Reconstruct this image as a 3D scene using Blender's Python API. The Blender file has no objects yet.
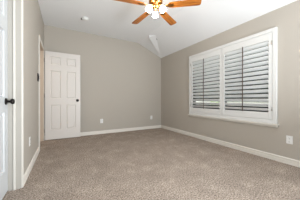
import bpy, bmesh, math, random
from mathutils import Vector, Matrix
random.seed(4)
SC = bpy.context.scene
COL = SC.collection
PI = math.pi

# ------------------------------------------------------------------ camera
cd = bpy.data.cameras.new('camera'); cam = bpy.data.objects.new('camera', cd); COL.objects.link(cam)
cd.sensor_fit = 'HORIZONTAL'; cd.sensor_width = 36; cd.lens = 36 * 155.97 / 300; cd.clip_start = .02
cam.location = (0, 0, .96)
cam.rotation_euler = (math.radians(90 - .11), 0, math.radians(-29.07))
SC.camera = cam
# ------------------------------------------------------------------ world: bright overcast daylight
w = bpy.data.worlds.new('sky'); SC.world = w; w.use_nodes = True
bg = w.node_tree.nodes['Background']
bg.inputs[0].default_value = (.86, .94, 1, 1); bg.inputs[1].default_value = 1.25
# ------------------------------------------------------------------ large lights
def area(name, loc, rot, sx, sy, power, color):
    l = bpy.data.lights.new(name, 'AREA'); l.shape = 'RECTANGLE'; l.size = sx; l.size_y = sy
    l.energy = power; l.color = color
    o = bpy.data.objects.new(name, l); COL.objects.link(o); o.location = loc; o.rotation_euler = rot
    return o
area('rear_fill', (2.15, -.66, 1.30), (math.radians(96), 0, math.radians(66)), 1.0, 2.0, 40, (.86, .94, 1))  # added fill light; no window is known behind the camera
area('rear_up_fill', (1.6, -.85, .75), (math.radians(142), 0, math.radians(48)), 1.8, 1.4, 110, (.92, .965, 1))  # added fill aimed upward to brighten the ceiling
sl = bpy.data.lights.new('sun', 'SUN'); sl.energy = 6.0; sl.angle = .01; sl.color = (1, .97, .92)
sun = bpy.data.objects.new('sun', sl); COL.objects.link(sun); sun.location = (4, 9, 8)
sun.rotation_euler = Vector((.34, -.58, -.74)).to_track_quat('-Z', 'Y').to_euler()
area('hall_light', (-1.0, 3.3, 2.3), (0, 0, 0), .5, .5, 7, (1, .83, .65))
# ------------------------------------------------------------------ exposure
vs = SC.view_settings
vs.view_transform = 'Standard'; vs.look = 'None'; vs.gamma = 1; vs.use_curve_mapping = False
vs.exposure = 0.13

# ------------------------------------------------------------------ dimensions
XL, XR, YB, YR = -.40, 2.936, 4.50, -.60       # left, right, back, rear wall faces
ZC, ZS, XF = 2.757, 2.385, 2.06               # flat ceiling, low edge of the slope, fold line

# ------------------------------------------------------------------ materials
def srgb(r, g, b):
    f = lambda c: (c / 255 / 12.92) if c <= 10 else ((c / 255 + .055) / 1.055) ** 2.4
    return (f(r), f(g), f(b), 1)
def mat(name, col, rough=.5, metal=0, bump=0, scale=100, var=0, vscale=3, spec=.5):
    m = bpy.data.materials.new(name); m.use_nodes = True
    nt = m.node_tree; b = nt.nodes['Principled BSDF']
    b.inputs['Base Color'].default_value = col; b.inputs['Roughness'].default_value = rough
    b.inputs['Metallic'].default_value = metal; b.inputs['Specular IOR Level'].default_value = spec
    tc = nt.nodes.new('ShaderNodeTexCoord')
    if bump:
        n = nt.nodes.new('ShaderNodeTexNoise'); n.inputs['Scale'].default_value = scale; n.inputs['Detail'].default_value = 3
        bp = nt.nodes.new('ShaderNodeBump'); bp.inputs['Strength'].default_value = bump; bp.inputs['Distance'].default_value = .004
        nt.links.new(tc.outputs['Object'], n.inputs['Vector']); nt.links.new(n.outputs['Fac'], bp.inputs['Height'])
        nt.links.new(bp.outputs['Normal'], b.inputs['Normal'])
    if var:
        n = nt.nodes.new('ShaderNodeTexNoise'); n.inputs['Scale'].default_value = vscale; n.inputs['Detail'].default_value = 3
        r = nt.nodes.new('ShaderNodeValToRGB')
        r.color_ramp.elements[0].position = .3; r.color_ramp.elements[1].position = .7
        r.color_ramp.elements[0].color = tuple(c * (1 - var) for c in col[:3]) + (1,)
        r.color_ramp.elements[1].color = tuple(min(1, c * (1 + var)) for c in col[:3]) + (1,)
        nt.links.new(tc.outputs['Object'], n.inputs['Vector']); nt.links.new(n.outputs['Fac'], r.inputs['Fac'])
        nt.links.new(r.outputs['Color'], b.inputs['Base Color'])
    return m
M_WALL = mat('greige_wall_paint', srgb(187, 180, 170), .75, bump=.25, scale=130, spec=.25)
M_CEIL = mat('white_textured_ceiling', srgb(241, 242, 243), .85, bump=.6, scale=90, spec=.2)
M_TRIM = mat('white_trim_paint', srgb(224, 220, 212), .4)
M_BASE = mat('cream_baseboard_paint', srgb(236, 231, 223), .45)
M_DOOR = mat('white_door_paint', srgb(226, 221, 216), .38, bump=.08, scale=60)
M_LOUV = mat('white_louver_paint', srgb(240, 241, 241), .35)
M_CLOS = mat('closet_door_paint', srgb(205, 208, 210), .38, bump=.08, scale=60)
M_SHUT = mat('white_shutter_paint', srgb(225, 225, 223), .35)
M_CJMB = mat('beige_jamb_paint', srgb(184, 179, 171), .5)
M_JAMB = mat('tan_jamb', srgb(205, 186, 166), .5)  # even tan on the bedroom doorway jamb
M_DARK = mat('oil_rubbed_bronze', srgb(34, 30, 29), .35, metal=.6)
M_ROD = mat('dark_tilt_rod', srgb(74, 56, 46), .5)
M_FRAME = mat('dark_window_frame', srgb(46, 46, 46), .5)
M_BRASS = mat('antique_brass', srgb(196, 140, 78), .28, metal=1)
M_PLATE = mat('white_plastic', srgb(238, 238, 236), .3)
M_SLOT = mat('outlet_slot', srgb(60, 58, 56), .5)
M_GREY = mat('grey_plastic', srgb(120, 118, 116), .5)
M_STEEL = mat('satin_steel', srgb(175, 172, 166), .35, metal=.9)
M_PAVE = mat('pale_paving', srgb(226, 222, 216), .9, var=.12, vscale=2.5)
M_HEDGE = mat('dark_evergreen', srgb(44, 50, 42), .8, var=.35, vscale=6)
M_LEAF = mat('leaf', srgb(150, 176, 84), .7, var=.4, vscale=9)

def carpet():
    m = bpy.data.materials.new('carpet_pile'); m.use_nodes = True
    nt = m.node_tree; b = nt.nodes['Principled BSDF']; L = nt.links.new
    b.inputs['Roughness'].default_value = 1; b.inputs['Specular IOR Level'].default_value = .05
    tc = nt.nodes.new('ShaderNodeTexCoord')
    def noise(s, d, rough=.5):
        n = nt.nodes.new('ShaderNodeTexNoise'); n.inputs['Scale'].default_value = s; n.inputs['Detail'].default_value = d
        n.inputs['Roughness'].default_value = rough
        L(tc.outputs['Object'], n.inputs['Vector']); return n
    def ramp(n, p0, c0, p1, c1):
        r = nt.nodes.new('ShaderNodeValToRGB'); e = r.color_ramp.elements
        e[0].position, e[0].color, e[1].position, e[1].color = p0, c0, p1, c1
        L(n.outputs['Fac'], r.inputs['Fac']); return r
    fine = ramp(noise(72, 3, .75), .35, srgb(96, 83, 73), .65, srgb(214, 198, 184))
    big = ramp(noise(3.2, 5, .65), .38, (.87, .87, .87, 1), .64, (1.05, 1.05, 1.05, 1))
    brush = ramp(noise(6.5, 5, .6), .54, (1, 1, 1, 1), .64, (1.12, 1.12, 1.12, 1))
    m2 = nt.nodes.new('ShaderNodeMix'); m2.data_type = 'RGBA'; m2.blend_type = 'MULTIPLY'; m2.inputs[0].default_value = 1
    L(big.outputs['Color'], m2.inputs[6]); L(brush.outputs['Color'], m2.inputs[7])
    mx = nt.nodes.new('ShaderNodeMix'); mx.data_type = 'RGBA'; mx.blend_type = 'MULTIPLY'; mx.inputs[0].default_value = 1
    L(fine.outputs['Color'], mx.inputs[6]); L(m2.outputs[2], mx.inputs[7])
    L(mx.outputs[2], b.inputs['Base Color'])
    bp = nt.nodes.new('ShaderNodeBump'); bp.inputs['Strength'].default_value = .7; bp.inputs['Distance'].default_value = .012
    L(noise(110, 3).outputs['Fac'], bp.inputs['Height']); L(bp.outputs['Normal'], b.inputs['Normal'])
    return m
M_CARP = carpet()

def wood():
    m = bpy.data.materials.new('golden_oak'); m.use_nodes = True
    nt = m.node_tree; b = nt.nodes['Principled BSDF']; L = nt.links.new
    b.inputs['Roughness'].default_value = .38
    tc = nt.nodes.new('ShaderNodeTexCoord'); mp = nt.nodes.new('ShaderNodeMapping')
    mp.inputs['Scale'].default_value = (2.5, 40, 40)
    n = nt.nodes.new('ShaderNodeTexNoise'); n.inputs['Scale'].default_value = 1.6; n.inputs['Detail'].default_value = 5
    r = nt.nodes.new('ShaderNodeValToRGB'); e = r.color_ramp.elements
    e[0].position, e[0].color, e[1].position, e[1].color = .32, srgb(128, 66, 18), .68, srgb(210, 130, 50)
    L(tc.outputs['Object'], mp.inputs['Vector']); L(mp.outputs['Vector'], n.inputs['Vector'])
    L(n.outputs['Fac'], r.inputs['Fac']); L(r.outputs['Color'], b.inputs['Base Color'])
    return m
M_WOOD = wood()

def glow():
    m = bpy.data.materials.new('lit_frosted_glass'); m.use_nodes = True
    b = m.node_tree.nodes['Principled BSDF']
    b.inputs['Base Color'].default_value = (.95, .93, .9, 1); b.inputs['Roughness'].default_value = .3
    b.inputs['Emission Color'].default_value = (1, .92, .81, 1); b.inputs['Emission Strength'].default_value = 46
    return m
M_GLOW = glow()
def glass():
    m = bpy.data.materials.new('window_glass'); m.use_nodes = True
    nt = m.node_tree; nt.nodes.clear()
    o = nt.nodes.new('ShaderNodeOutputMaterial'); t = nt.nodes.new('ShaderNodeBsdfTransparent'); g = nt.nodes.new('ShaderNodeBsdfGlossy')
    t.inputs[0].default_value = (.93, .96, .96, 1); g.inputs['Roughness'].default_value = .02
    x = nt.nodes.new('ShaderNodeMixShader'); x.inputs[0].default_value = .06
    nt.links.new(t.outputs[0], x.inputs[1]); nt.links.new(g.outputs[0], x.inputs[2]); nt.links.new(x.outputs[0], o.inputs[0])
    return m
M_GLASS = glass()

# ------------------------------------------------------------------ mesh helpers
def box(bm, x0, x1, y0, y1, z0, z1):
    v = [bm.verts.new(p) for p in ((x0,y0,z0),(x1,y0,z0),(x1,y1,z0),(x0,y1,z0),(x0,y0,z1),(x1,y0,z1),(x1,y1,z1),(x0,y1,z1))]
    for f in ((3,2,1,0),(4,5,6,7),(0,1,5,4),(1,2,6,5),(2,3,7,6),(3,0,4,7)): bm.faces.new([v[i] for i in f])
def prism(bm, pts, a, b):
    """pts: closed outline of 3D points; extruded by vector from a to b offsets"""
    a, b = Vector(a), Vector(b); n = len(pts)
    A = [bm.verts.new(Vector(p) + a) for p in pts]; B = [bm.verts.new(Vector(p) + b) for p in pts]
    bm.faces.new(A); bm.faces.new(B[::-1])
    for i in range(n): bm.faces.new([A[i], B[i], B[(i+1) % n], A[(i+1) % n]])
def lathe(bm, prof, n=24, mtx=None):
    """prof: (r, z) from one end to the other, around +Z"""
    rings = []
    for r, z in prof:
        if r < 1e-6: rings.append([bm.verts.new((0, 0, z))])
        else: rings.append([bm.verts.new((r*math.cos(2*PI*i/n), r*math.sin(2*PI*i/n), z)) for i in range(n)])
    for A, B in zip(rings, rings[1:]):
        for i in range(n):
            j = (i+1) % n
            if len(A) == 1 and len(B) == 1: continue
            if len(A) == 1: bm.faces.new([A[0], B[i], B[j]])
            elif len(B) == 1: bm.faces.new([A[i], A[j], B[0]])
            else: bm.faces.new([A[i], A[j], B[j], B[i]])
    if mtx is not None:
        bmesh.ops.transform(bm, matrix=mtx, verts=[v for R in rings for v in R])
def tube(bm, pts, r, n=8):
    pts = [Vector(p) for p in pts]; rings = []
    for i, p in enumerate(pts):
        t = (pts[min(i+1, len(pts)-1)] - pts[max(i-1, 0)]).normalized()
        u = t.cross(Vector((0, 0, 1)) if abs(t.z) < .9 else Vector((1, 0, 0))).normalized(); v = t.cross(u)
        rings.append([bm.verts.new(p + r*(math.cos(2*PI*k/n)*u + math.sin(2*PI*k/n)*v)) for k in range(n)])
    for A, B in zip(rings, rings[1:]):
        for k in range(n): bm.faces.new([A[k], A[(k+1) % n], B[(k+1) % n], B[k]])
    bm.faces.new(rings[0][::-1]); bm.faces.new(rings[-1])
def obj(name, bm, m, parent=None, loc=None, rot=None, bevel=0, smooth=False):
    bmesh.ops.recalc_face_normals(bm, faces=bm.faces[:])
    if bevel:
        bmesh.ops.bevel(bm, geom=[e for e in bm.edges if len(e.link_faces) == 2 and e.calc_face_angle(0) > .6], offset=bevel, segments=2, affect='EDGES', profile=.5)
    me = bpy.data.meshes.new(name); bm.to_mesh(me); bm.free(); me.materials.append(m)
    if smooth:
        for p in me.polygons: p.use_smooth = True
    o = bpy.data.objects.new(name, me); COL.objects.link(o)
    if parent: o.parent = parent
    if loc: o.location = loc
    if rot: o.rotation_euler = rot
    return o
def B(*boxes):
    bm = bmesh.new()
    for b in boxes: box(bm, *b)
    return bm
def struct(name, bm, m, bevel=0):
    o = obj(name, bm, m, bevel=bevel); o['kind'] = 'structure'; return o
def tag(o, label, cat, group=None):
    o['label'] = label; o['category'] = cat
    if group: o['group'] = group
    return o
def thing(name, loc, label, cat, rz=0, group=None):
    o = bpy.data.objects.new(name, None); COL.objects.link(o); o.empty_display_size = .05
    o.location = loc; o.rotation_euler = (0, 0, rz)
    return tag(o, label, cat, group)
def copy_tree(o, parent=None):
    c = o.copy(); COL.objects.link(c)
    if parent: c.parent = parent
    for ch in list(o.children): copy_tree(ch, c)
    return c

# ================================================================== SETTING
T = .112                                   # wall thickness
DH = 2.105                                 # door opening height
CY0, CY1 = 1.385, 2.168                    # closet opening in the left wall
BY0, BY1 = 3.578, 4.372                    # bedroom doorway in the left wall
WY0, WY1, WZ0, WZ1 = 1.215, 3.045, .635, 2.04   # window opening in the right wall
struct('floor', B((-2.0, XR + .2, YR - .1, YB + .15, -.1, 0)), M_CARP)
struct('wall_back', B((-2.0, XR + T, YB, YB + T, 0, 2.9)), M_WALL)
struct('wall_left', B((XL - T, XL, YR, CY0, 0, 2.9), (XL - T, XL, CY0, CY1, DH, 2.9), (XL - T, XL, CY1, BY0, 0, 2.9),
                      (XL - T, XL, BY0, BY1, DH, 2.9), (XL - T, XL, BY1, YB, 0, 2.9)), M_WALL)
struct('wall_right', B((XR, XR + T, YR, WY0, 0, 2.8), (XR, XR + T, WY1, YB, 0, 2.8), (XR, XR + T, WY0, WY1, 0, WZ0), (XR, XR + T, WY0, WY1, WZ1, 2.8)), M_WALL)
struct('wall_rear', B((-2.0, 0, YR - T, YR, 0, 2.9), (2.5, XR + T, YR - T, YR, 0, 2.9), (0, 2.5, YR - T, YR, 2.4, 2.9)), M_WALL)  # unseen wall; its opening is added for the rear fill lights
struct('wall_hall', B((-1.55, -1.45, YR, YB, 0, 2.9)), M_WALL)
bm = bmesh.new()
xe = XR + T; ze = ZS - (ZC - ZS) / (XR - XF) * T
prism(bm, [(-2.0, 0, ZC), (XF, 0, ZC), (xe, 0, ze), (xe, 0, ze + .5), (XF, 0, ZC + .15), (-2.0, 0, ZC + .15)], (0, YR - T, 0), (0, YB + T, 0))
struct('ceiling', bm, M_CEIL)

# baseboards: flat board, shadow groove and rounded cap
def base_profile():
    return [(0, 0), (.016, 0), (.016, .050), (.006, .052), (.006, .061), (.015, .063), (.015, .080), (.010, .090), (0, .092)]
def baseboard(name, p0, p1, nrm):
    bm = bmesh.new(); nx, ny = nrm
    prism(bm, [(p0[0] + nx*d, p0[1] + ny*d, z) for d, z in base_profile()], (0, 0, 0), (p1[0]-p0[0], p1[1]-p0[1], 0))
    return struct(name, bm, M_BASE)
baseboard('baseboard_back', (XL, YB), (XR, YB), (0, -1))
baseboard('baseboard_right', (XR, YR), (XR, YB), (-1, 0))
baseboard('baseboard_left', (XL, CY1 + .023), (XL, BY0 - .06), (1, 0))

# door jambs and casings
def jamb(name, y0, y1, m):
    x0, x1 = XL - T - .004, XL + .001
    return struct(name, B((x0, x1, y0, y0 + .016, 0, DH), (x0, x1, y1 - .016, y1, 0, DH), (x0, x1, y0 + .016, y1 - .016, DH - .016, DH)), m)
def casing(name, y0, y1, wd):
    c = .016
    return struct(name, B((XL, XL + c, y0 - wd, y0 + .008, 0, DH + wd), (XL, XL + c, y1 - .008, y1 + wd, 0, DH + wd),
                          (XL, XL + c, y0 + .008, y1 - .008, DH - .008, DH + wd)), M_TRIM, bevel=.004)
jamb('trim_1', CY0, CY1, M_CJMB); casing('trim_2', CY0, CY1, .022)
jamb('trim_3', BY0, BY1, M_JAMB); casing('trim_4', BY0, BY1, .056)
# door stop strips inside the closet jamb
struct('trim_5', B((XL - .062, XL - .045, CY1 - .028, CY1 - .016, 0, DH - .016), (XL - .062, XL - .045, CY0 + .016, CY0 + .028, 0, DH - .016)), M_TRIM)

# six panel doors -------------------------------------------------
def panel_door(wd, ht, th, m, name):
    """slab in local x 0..wd, y 0..th (front at y = 0 facing -y), z 0..ht"""
    xs = [0, .105, .105 + (wd - .325) / 2, wd - .105 - (wd - .325) / 2, wd - .105, wd]
    zs = [0, .235, .82, .975, 1.63, 1.77, 1.96, ht]
    bm = bmesh.new(); panels = []
    for y, flip in ((0, False), (th, True)):
        V = [[bm.verts.new((x, y, z)) for z in zs] for x in xs]
        for i in range(5):
            for k in range(7):
                q = [V[i][k], V[i+1][k], V[i+1][k+1], V[i][k+1]]
                f = bm.faces.new(q[::-1] if flip else q)
                if i in (1, 3) and k in (1, 3, 5): panels.append(f)
        if flip: Vb = V
        else: Vf = V
    for i in range(5):
        bm.faces.new([Vf[i][0], Vb[i][0], Vb[i+1][0], Vf[i+1][0]]); bm.faces.new([Vf[i][7], Vf[i+1][7], Vb[i+1][7], Vb[i][7]])
    for k in range(7):
        bm.faces.new([Vf[0][k], Vf[0][k+1], Vb[0][k+1], Vb[0][k]]); bm.faces.new([Vf[5][k], Vb[5][k], Vb[5][k+1], Vf[5][k+1]])
    bmesh.ops.recalc_face_normals(bm, faces=bm.faces[:])
    bmesh.ops.inset_individual(bm, faces=panels, thickness=.012, depth=-.015)
    bmesh.ops.inset_individual(bm, faces=panels, thickness=.008, depth=0)
    bmesh.ops.inset_individual(bm, faces=panels, thickness=.022, depth=.011)
    return struct(name, bm, m)
def knob(parent, x, y, z, sgn):
    """knob standing out of the door face along local -y (sgn=1) or +y (sgn=-1)"""
    rot = Matrix.Rotation(PI/2 * sgn, 4, 'X')
    bm = bmesh.new(); lathe(bm, [(0, .022), (.012, .022), (.011, .032), (.013, .036), (.024, .040), (.029, .050), (.028, .060), (.021, .068), (0, .071)], 24, rot)
    k = obj('door_knob', bm, M_DARK, parent, (x, y, z), smooth=True); k['label'] = 'dark bronze door knob'
    bm = bmesh.new(); lathe(bm, [(0, 0), (.035, 0), (.035, .004), (.028, .010), (.013, .013), (.012, .024), (0, .024)], 24, rot)
    obj('rose', bm, M_DARK, k, smooth=True)
W2 = .752
d2 = panel_door(W2, 2.078, .035, M_DOOR, 'door_2'); d2.location = (-.371, 4.345, .018)
knob(d2, W2 - .066, 0, .925, 1); knob(d2, W2 - .066, .035, .925, -1)
for z in (.22, 1.04, 1.86):
    bm = bmesh.new(); lathe(bm, [(0, -.045), (.007, -.045), (.007, .045), (0, .045)], 10)
    obj('hinge', bm, M_STEEL, d2, (-.008, .0, z), smooth=True)
W1 = CY1 - CY0 - .038
d1 = panel_door(W1, 2.07, .035, M_CLOS, 'door_1')
d1.rotation_euler = (0, 0, PI/2); d1.location = (XL - .115 - 0.0, CY0 + .019, .014)      # front faces +x (local -y)
d1.location.x = XL - .108
knob(d1, W1 - .066, 0, .928, 1)
for z in (.22, 1.04, 1.86):
    bm = bmesh.new(); lathe(bm, [(0, -.045), (.007, -.045), (.007, .045), (0, .045)], 10)
    obj('hinge', bm, M_STEEL, d1, (.004, -.006, z), smooth=True)

# window in the right wall ----------------------------------------
xw0, xw1 = XR + .055, XR + .1
win = struct('window_1', B((xw0, xw1, WY0, WY1, WZ0, WZ0 + .205), (xw0, xw1, WY0, WY1, WZ1 - .05, WZ1), (xw0, xw1, WY0, WY0 + .05, WZ0 + .205, WZ1 - .05),
                           (xw0, xw1, WY1 - .05, WY1, WZ0 + .205, WZ1 - .05), (xw0, xw1, 2.10, 2.16, WZ0 + .205, WZ1 - .05)), M_FRAME)
for y0, y1 in ((WY0 + .05, 2.10), (2.16, WY1 - .05)):
    obj('meeting_rail', B((xw0 + .005, xw1 - .005, y0, y1, 1.36, 1.40)), M_FRAME, win)
    for z0, z1 in ((WZ0 + .205, 1.36), (1.40, WZ1 - .05)):
        obj('pane', B((xw0 + .018, xw0 + .023, y0, y1, z0, z1)), M_GLASS, win)
# shutter frame (fixed) and sill
FY0, FY1, FZ0, FZ1 = 1.163, 3.097, .582, 2.098
fw, fd = .058, .040
struct('trim_6', B((XR - fd, XR, FY0, FY0 + fw, FZ0, FZ1), (XR - fd, XR, FY1 - fw, FY1, FZ0, FZ1),
                   (XR - fd, XR, FY0 + fw, FY1 - fw, FZ1 - fw, FZ1), (XR - fd, XR, FY0 + fw, FY1 - fw, FZ0, FZ0 + fw)), M_SHUT, bevel=.005)
struct('trim_7', B((XR - .062, XR, FY0 - .02, FY1 + .02, .556, FZ0), (XR - .020, XR, FY0 - .005, FY1 + .005, .522, .556)), M_TRIM, bevel=.004)

# tapered raised wedge on the ceiling slope running into the corner
kS = (ZC - ZS) / (XR - XF)
def onS(x, y, dz=0): return Vector((x, y, ZC - (x - XF) * kS + dz))
bm = bmesh.new()
A, Bv, C = onS(2.085, 3.79, .002), onS(2.19, 3.60, .002), onS(2.925, 4.49, .002)
a = bm.verts.new(A); b = bm.verts.new(Bv); c = bm.verts.new(C); d = bm.verts.new(onS(2.085, 3.79, -.08))
for f in ((a, b, d), (b, c, d), (a, d, c), (a, c, b)): bm.faces.new(f)
struct('trim_8', bm, M_CEIL)

# outside ground
struct('ground', B((XR + T, 14, -6, 12, -.3, -.15)), M_PAVE)

# ================================================================== THINGS
# plantation shutters ---------------------------------------------
NL = 15; TILT = math.radians(33)
def shutter(y0, y1, label):
    zb, zt = FZ0 + fw + .003, FZ1 - fw - .003
    root = thing('shutter_panel', (XR - .022, (y0 + y1) / 2, zb), label, 'shutter', 0, 'plantation shutter panels')
    h = (y1 - y0) / 2; H = zt - zb; t = .015; s = .052; rb, rt = .112, .118
    obj('stile', B((-t, t, -h, -h + s, 0, H)), M_SHUT, root, bevel=.003)
    obj('stile', B((-t, t, h - s, h, 0, H)), M_SHUT, root, bevel=.003)
    obj('rail', B((-t, t, -h + s, h - s, 0, rb)), M_SHUT, root, bevel=.003)
    obj('rail', B((-t, t, -h + s, h - s, H - rt, H)), M_SHUT, root, bevel=.003)
    z0, z1 = rb + .002, H - rt - .002
    pitch = (z1 - z0) / NL
    first = None
    for i in range(NL):
        if first is None:
            bm = bmesh.new(); wl, th = .0445, .0055
            prof = [(wl*math.cos(a), 0, th*math.sin(a)) for a in [2*PI*k/16 for k in range(16)]]
            prism(bm, prof, (0, -h + s + .002, 0), (0, h - s - .002, 0))
            o = first = obj('louver', bm, M_LOUV, root)
        else:
            o = first.copy(); COL.objects.link(o); o.parent = root
        o.location = (0, 0, z0 + (i + .5) * pitch); o.rotation_euler = (0, TILT, 0)   # room edge raised, outer edge lowered
    r = obj('tilt_rod', B((-.058, -.046, -.006, .006, z0 - .005, z1 + .005)), M_ROD, root, bevel=.002); r['label'] = 'dark tilt rod'
    return root, h, H
sp = [shutter(2.126, FY1 - fw - .003, 'white louvered shutter panel on the left half of the window, farther from the camera'),
      shutter(FY0 + fw + .003, 2.118, 'white louvered shutter panel on the right half of the window, nearest the wall outlet')]
for (root, h, H), sgn in zip(sp, (1, -1)):
    for z in (.17, H - .17):
        bm = bmesh.new(); lathe(bm, [(0, -.032), (.006, -.032), (.006, .032), (0, .032)], 10)
        obj('hinge', bm, M_STEEL, root, (-.0225, sgn * (h + .001), z), smooth=True)

# ceiling fan ------------------------------------------------------
FX, FY = 1.250, 2.065
fan = thing('ceiling_fan', (FX, FY, ZC), 'five blade ceiling fan with golden oak blades, brass housing and three lit glass shades', 'ceiling fan')
BZ = 2.40 - ZC
bm = bmesh.new(); lathe(bm, [(0, 0), (.07, 0), (.068, -.02), (.05, -.05), (.02, -.062), (0, -.062)], 32); obj('canopy', bm, M_BRASS, fan, smooth=True)
bm = bmesh.new(); lathe(bm, [(0, -.055), (.012, -.055), (.012, -.17), (0, -.17)], 16); obj('downrod', bm, M_BRASS, fan, smooth=True)
bm = bmesh.new(); lathe(bm, [(0, -.16), (.03, -.16), (.06, -.175), (.098, -.20), (.108, -.235), (.108, -.29), (.10, -.315), (.078, -.328), (.05, -.332), (0, -.332)], 40)
obj('motor_housing', bm, M_BRASS, fan, smooth=True)
bm = bmesh.new(); lathe(bm, [(0, -.33), (.055, -.33), (.058, -.345), (.052, -.372), (.03, -.388), (.012, -.395), (.012, -.405), (0, -.41)], 32)
obj('switch_housing', bm, M_BRASS, fan, smooth=True)
R0, R1 = .205, .674
def blade_bm():
    bm = bmesh.new(); t = .0035
    out = [(R0, -.048), (R0 + .05, -.056), (R1 - .05, -.067), (R1 - .015, -.062), (R1, -.042), (R1, .042), (R1 - .015, .062), (R1 - .05, .067), (R0 + .05, .056), (R0, .048)]
    prism(bm, [(x, y, 0) for x, y in out], (0, 0, -t), (0, 0, t)); return bm
def iron_bm():
    bm = bmesh.new(); z0, z1 = .005, .010
    prism(bm, [(.085, -.016, 0), (.15, -.011, 0), (.20, -.036, 0), (.255, -.03, 0), (.275, 0, 0), (.255, .03, 0), (.20, .036, 0), (.15, .011, 0), (.085, .016, 0)], (0, 0, -z1), (0, 0, -z0))
    return bm
b0 = None
for ang in (96.3, 28.1, -39.2, 169.5, -112):
    if b0 is None:
        b0 = obj('blade', blade_bm(), M_WOOD, fan, bevel=.0012); i0 = obj('blade_iron', iron_bm(), M_BRASS, b0, bevel=.0012)
        o = b0
    else: o = copy_tree(b0, fan)
    o.location = (0, 0, BZ); o.rotation_euler = (math.radians(-10), 0, math.radians(ang))
    o.rotation_mode = 'XYZ'
# three arms with bell shaped glass shades
def shade_bm():
    bm = bmesh.new()
    lathe(bm, [(0, .012), (.018, .010), (.022, 0), (.028, -.010), (.038, -.028), (.044, -.050), (.048, -.074), (.043, -.080), (.022, -.085), (0, -.087)], 24); return bm
for ang in (183, 63, -57):
    a = math.radians(ang); ca, sa = math.cos(a), math.sin(a)
    bm = bmesh.new(); tube(bm, [(ca*r, sa*r, z) for r, z in ((.045, -.352), (.07, -.350), (.088, -.357), (.096, -.372))], .008, 10)
    lathe(bm, [(0, .014), (.018, .012), (.024, 0), (.024, -.008), (0, -.008)], 20,
          Matrix.Translation((ca*.096, sa*.096, -.378)) @ Matrix.Rotation(a, 4, 'Z') @ Matrix.Rotation(math.radians(-24), 4, 'Y'))
    arm = obj('light_arm', bm, M_BRASS, fan, smooth=True)
    s = obj('glass_shade', shade_bm(), M_GLOW, arm, (ca*.098, sa*.098, -.383), (0, math.radians(-24), a), smooth=True)
    s['label'] = 'lit white glass shade'

# smoke detector -----------------------------------------------------
sd = thing('smoke_detector', (.425, 3.70, ZC), 'round white smoke detector on the ceiling above the open door', 'smoke detector')
bm = bmesh.new(); lathe(bm, [(0, 0), (.070, 0), (.070, -.012), (0, -.012)], 32); obj('base', bm, M_PLATE, sd)
bm = bmesh.new(); lathe(bm, [(0, -.012), (.066, -.012), (.066, -.030), (.052, -.046), (.03, -.050), (0, -.050)], 32)
obj('cover', bm, M_PLATE, sd, smooth=True)
bm = bmesh.new(); lathe(bm, [(0, 0), (.020, 0), (.020, -.022), (.012, -.030), (0, -.030)], 16)
v = obj('side_boss', bm, M_GREY, sd, (-.068, .034, -.006), smooth=True); v['label'] = 'small grey boss at the left edge'
# small hook in the ceiling slope
bm = bmesh.new(); tube(bm, [(0, 0, 0), (0, 0, -.022), (.008, 0, -.034), (.018, 0, -.030), (.02, 0, -.02)], .0045, 8)
hk = obj('ceiling_hook', bm, M_DARK, None, tuple(onS(2.272, 3.713)), smooth=True)
tag(hk, 'tiny dark hook in the sloped ceiling near the far corner', 'hook')

# wall outlets -------------------------------------------------------
def outlet(loc, rz, label):
    r = thing('wall_outlet', loc, label, 'outlet', rz, 'white wall outlets')
    obj('cover_plate', B((-.038, .038, -.006, 0, -.06, .06)), M_PLATE, r, bevel=.003)
    for z in (-.025, .025):
        bm = bmesh.new(); lathe(bm, [(0, 0), (.0165, 0), (.0165, .003), (.015, .004), (0, .004)], 20, Matrix.Rotation(PI/2, 4, 'X'))
        q = obj('receptacle', bm, M_PLATE, r, (0, -.005, z))
        obj('slot', B((-.008, -.005, -.0048, -.0035, -.003, .007), (.005, .008, -.0048, -.0035, -.003, .007), (-.0025, .0025, -.0048, -.0035, -.012, -.007)), M_SLOT, q)
    bm = bmesh.new(); lathe(bm, [(0, 0), (.003, 0), (.003, .002), (0, .002)], 10, Matrix.Rotation(PI/2, 4, 'X'))
    obj('screw', bm, M_STEEL, r, (0, -.0055, 0))
    return r
outlet((.943, YB, .360), 0, 'white wall outlet low on the back wall just right of the open door')
outlet((2.552, YB, .371), 0, 'white wall outlet low on the back wall close to the far right corner')
outlet((XR, 1.017, .364), -PI/2, 'white wall outlet low on the right wall below the window sill')
outlet((XL, 2.63, .396), PI/2, 'white wall outlet low on the left wall between the two doorways')
# black wall control beside the doorway casing
wc = thing('wall_control', (XL, 3.40, 1.357), 'narrow black wall control on the left wall beside the doorway casing', 'wall switch', PI/2)
obj('cover_plate', B((-.036, .036, -.018, 0, -.070, .070)), M_DARK, wc, bevel=.003)
obj('rocker', B((-.014, .014, -.025, -.017, -.034, .034)), M_DARK, wc, bevel=.002)

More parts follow.
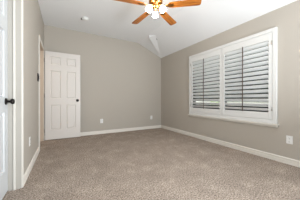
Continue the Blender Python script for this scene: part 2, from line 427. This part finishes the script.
# shrubs and an added hedge and wall seen in slivers through the louvers ----------------
def leaves(rnd, n, cx, cz, rx, rz, l0, l1):
    bm = bmesh.new()
    for i in range(n):
        u, vv = rnd.uniform(-1, 1), rnd.uniform(0, 2*PI); k = rnd.uniform(.6, 1)
        p = Vector((k*rx*math.sqrt(1-u*u)*math.cos(vv), k*rx*math.sqrt(1-u*u)*math.sin(vv), cz + k*rz*u))
        d = Vector((rnd.uniform(-1, 1), rnd.uniform(-1, 1), rnd.uniform(-.6, .6))).normalized(); e = d.orthogonal().normalized(); L = rnd.uniform(l0, l1)
        n_ = d.cross(e) * .012
        bm.faces.new([bm.verts.new(q) for q in (p, p + d*L*.5 + e*L*.32 + n_, p + d*L, p + d*L*.5 - e*L*.32 + n_)])
    return bm
def plant(name, loc, cz, rx, rz, n, l0, l1, label, cat, group, tr):
    root = thing(name, loc, label, cat, 0, group)
    obj('foliage', leaves(random.Random(label), n, 0, cz, rx, rz, l0, l1), M_LEAF, root)
    bm = bmesh.new(); tube(bm, [(0, 0, 0), (.03, .02, cz*.5), (0, .03, cz)], tr, 8); obj('trunk' if cat == 'tree' else 'stem', bm, M_ROD, root)
hedge = thing('hedge', (6.6, 5.2, -.15), 'tall dark hedge added outdoors as a backdrop to darken the louver gaps', 'hedge')  # added backdrop so the gaps between louvers read dark
bm = bmesh.new(); rnd = random.Random(11)
NX, NZ = 40, 16; G = []
for i in range(NX + 1):
    G.append([bm.verts.new((rnd.uniform(-.12, .12), -7 + 14*i/NX, 5.0*k/NZ)) for k in range(NZ + 1)])
Bk = [[bm.verts.new((.9, -7 + 14*i/NX, z)) for z in (0, 5.0)] for i in range(NX + 1)]
for i in range(NX):
    for k in range(NZ): bm.faces.new([G[i][k], G[i][k+1], G[i+1][k+1], G[i+1][k]])
    bm.faces.new([G[i][NZ], Bk[i][1], Bk[i+1][1], G[i+1][NZ]]); bm.faces.new([Bk[i][0], Bk[i+1][0], Bk[i+1][1], Bk[i][1]])
obj('branches', bm, M_HEDGE, hedge)
bm = bmesh.new()
for i in range(3000):
    p = Vector((rnd.uniform(-.22, .0), rnd.uniform(-7, 7), rnd.uniform(.05, 5.1)))
    d = Vector((rnd.uniform(-.6, .1), rnd.uniform(-1, 1), rnd.uniform(-.6, .8))).normalized(); e = d.orthogonal().normalized(); L = rnd.uniform(.10, .18); n_ = d.cross(e)*.01
    bm.faces.new([bm.verts.new(q) for q in (p, p + d*L*.5 + e*L*.3 + n_, p + d*L, p + d*L*.5 - e*L*.3 + n_)])
obj('foliage', bm, M_HEDGE, hedge)
gw = tag(obj('backdrop_wall', B((5.6, 5.8, -6, 11, -.15, .93), (5.57, 5.83, -6, 11, .93, .99)), M_PAVE), 'low pale wall added outdoors to brighten the lowest louver gaps', 'garden wall')  # added so the lowest louver gaps show bright
for x, y, r, words in ((4.7, 4.75, .42, 'low green shrub outdoors by the left edge of the left shutter panel'), (4.9, 3.75, .46, 'low green shrub outdoors by the right edge of the left shutter panel'),
                (4.8, 2.98, .36, 'low green shrub outdoors by the left edge of the right shutter panel'), (4.8, 1.80, .42, 'low green shrub outdoors by the right edge of the right shutter panel')):
    plant('shrub', (x, y, -.15), r * 1.15, r, r * 1.2, 330, .07, .13, words, 'shrub', 'shrubs outside the window', .02)
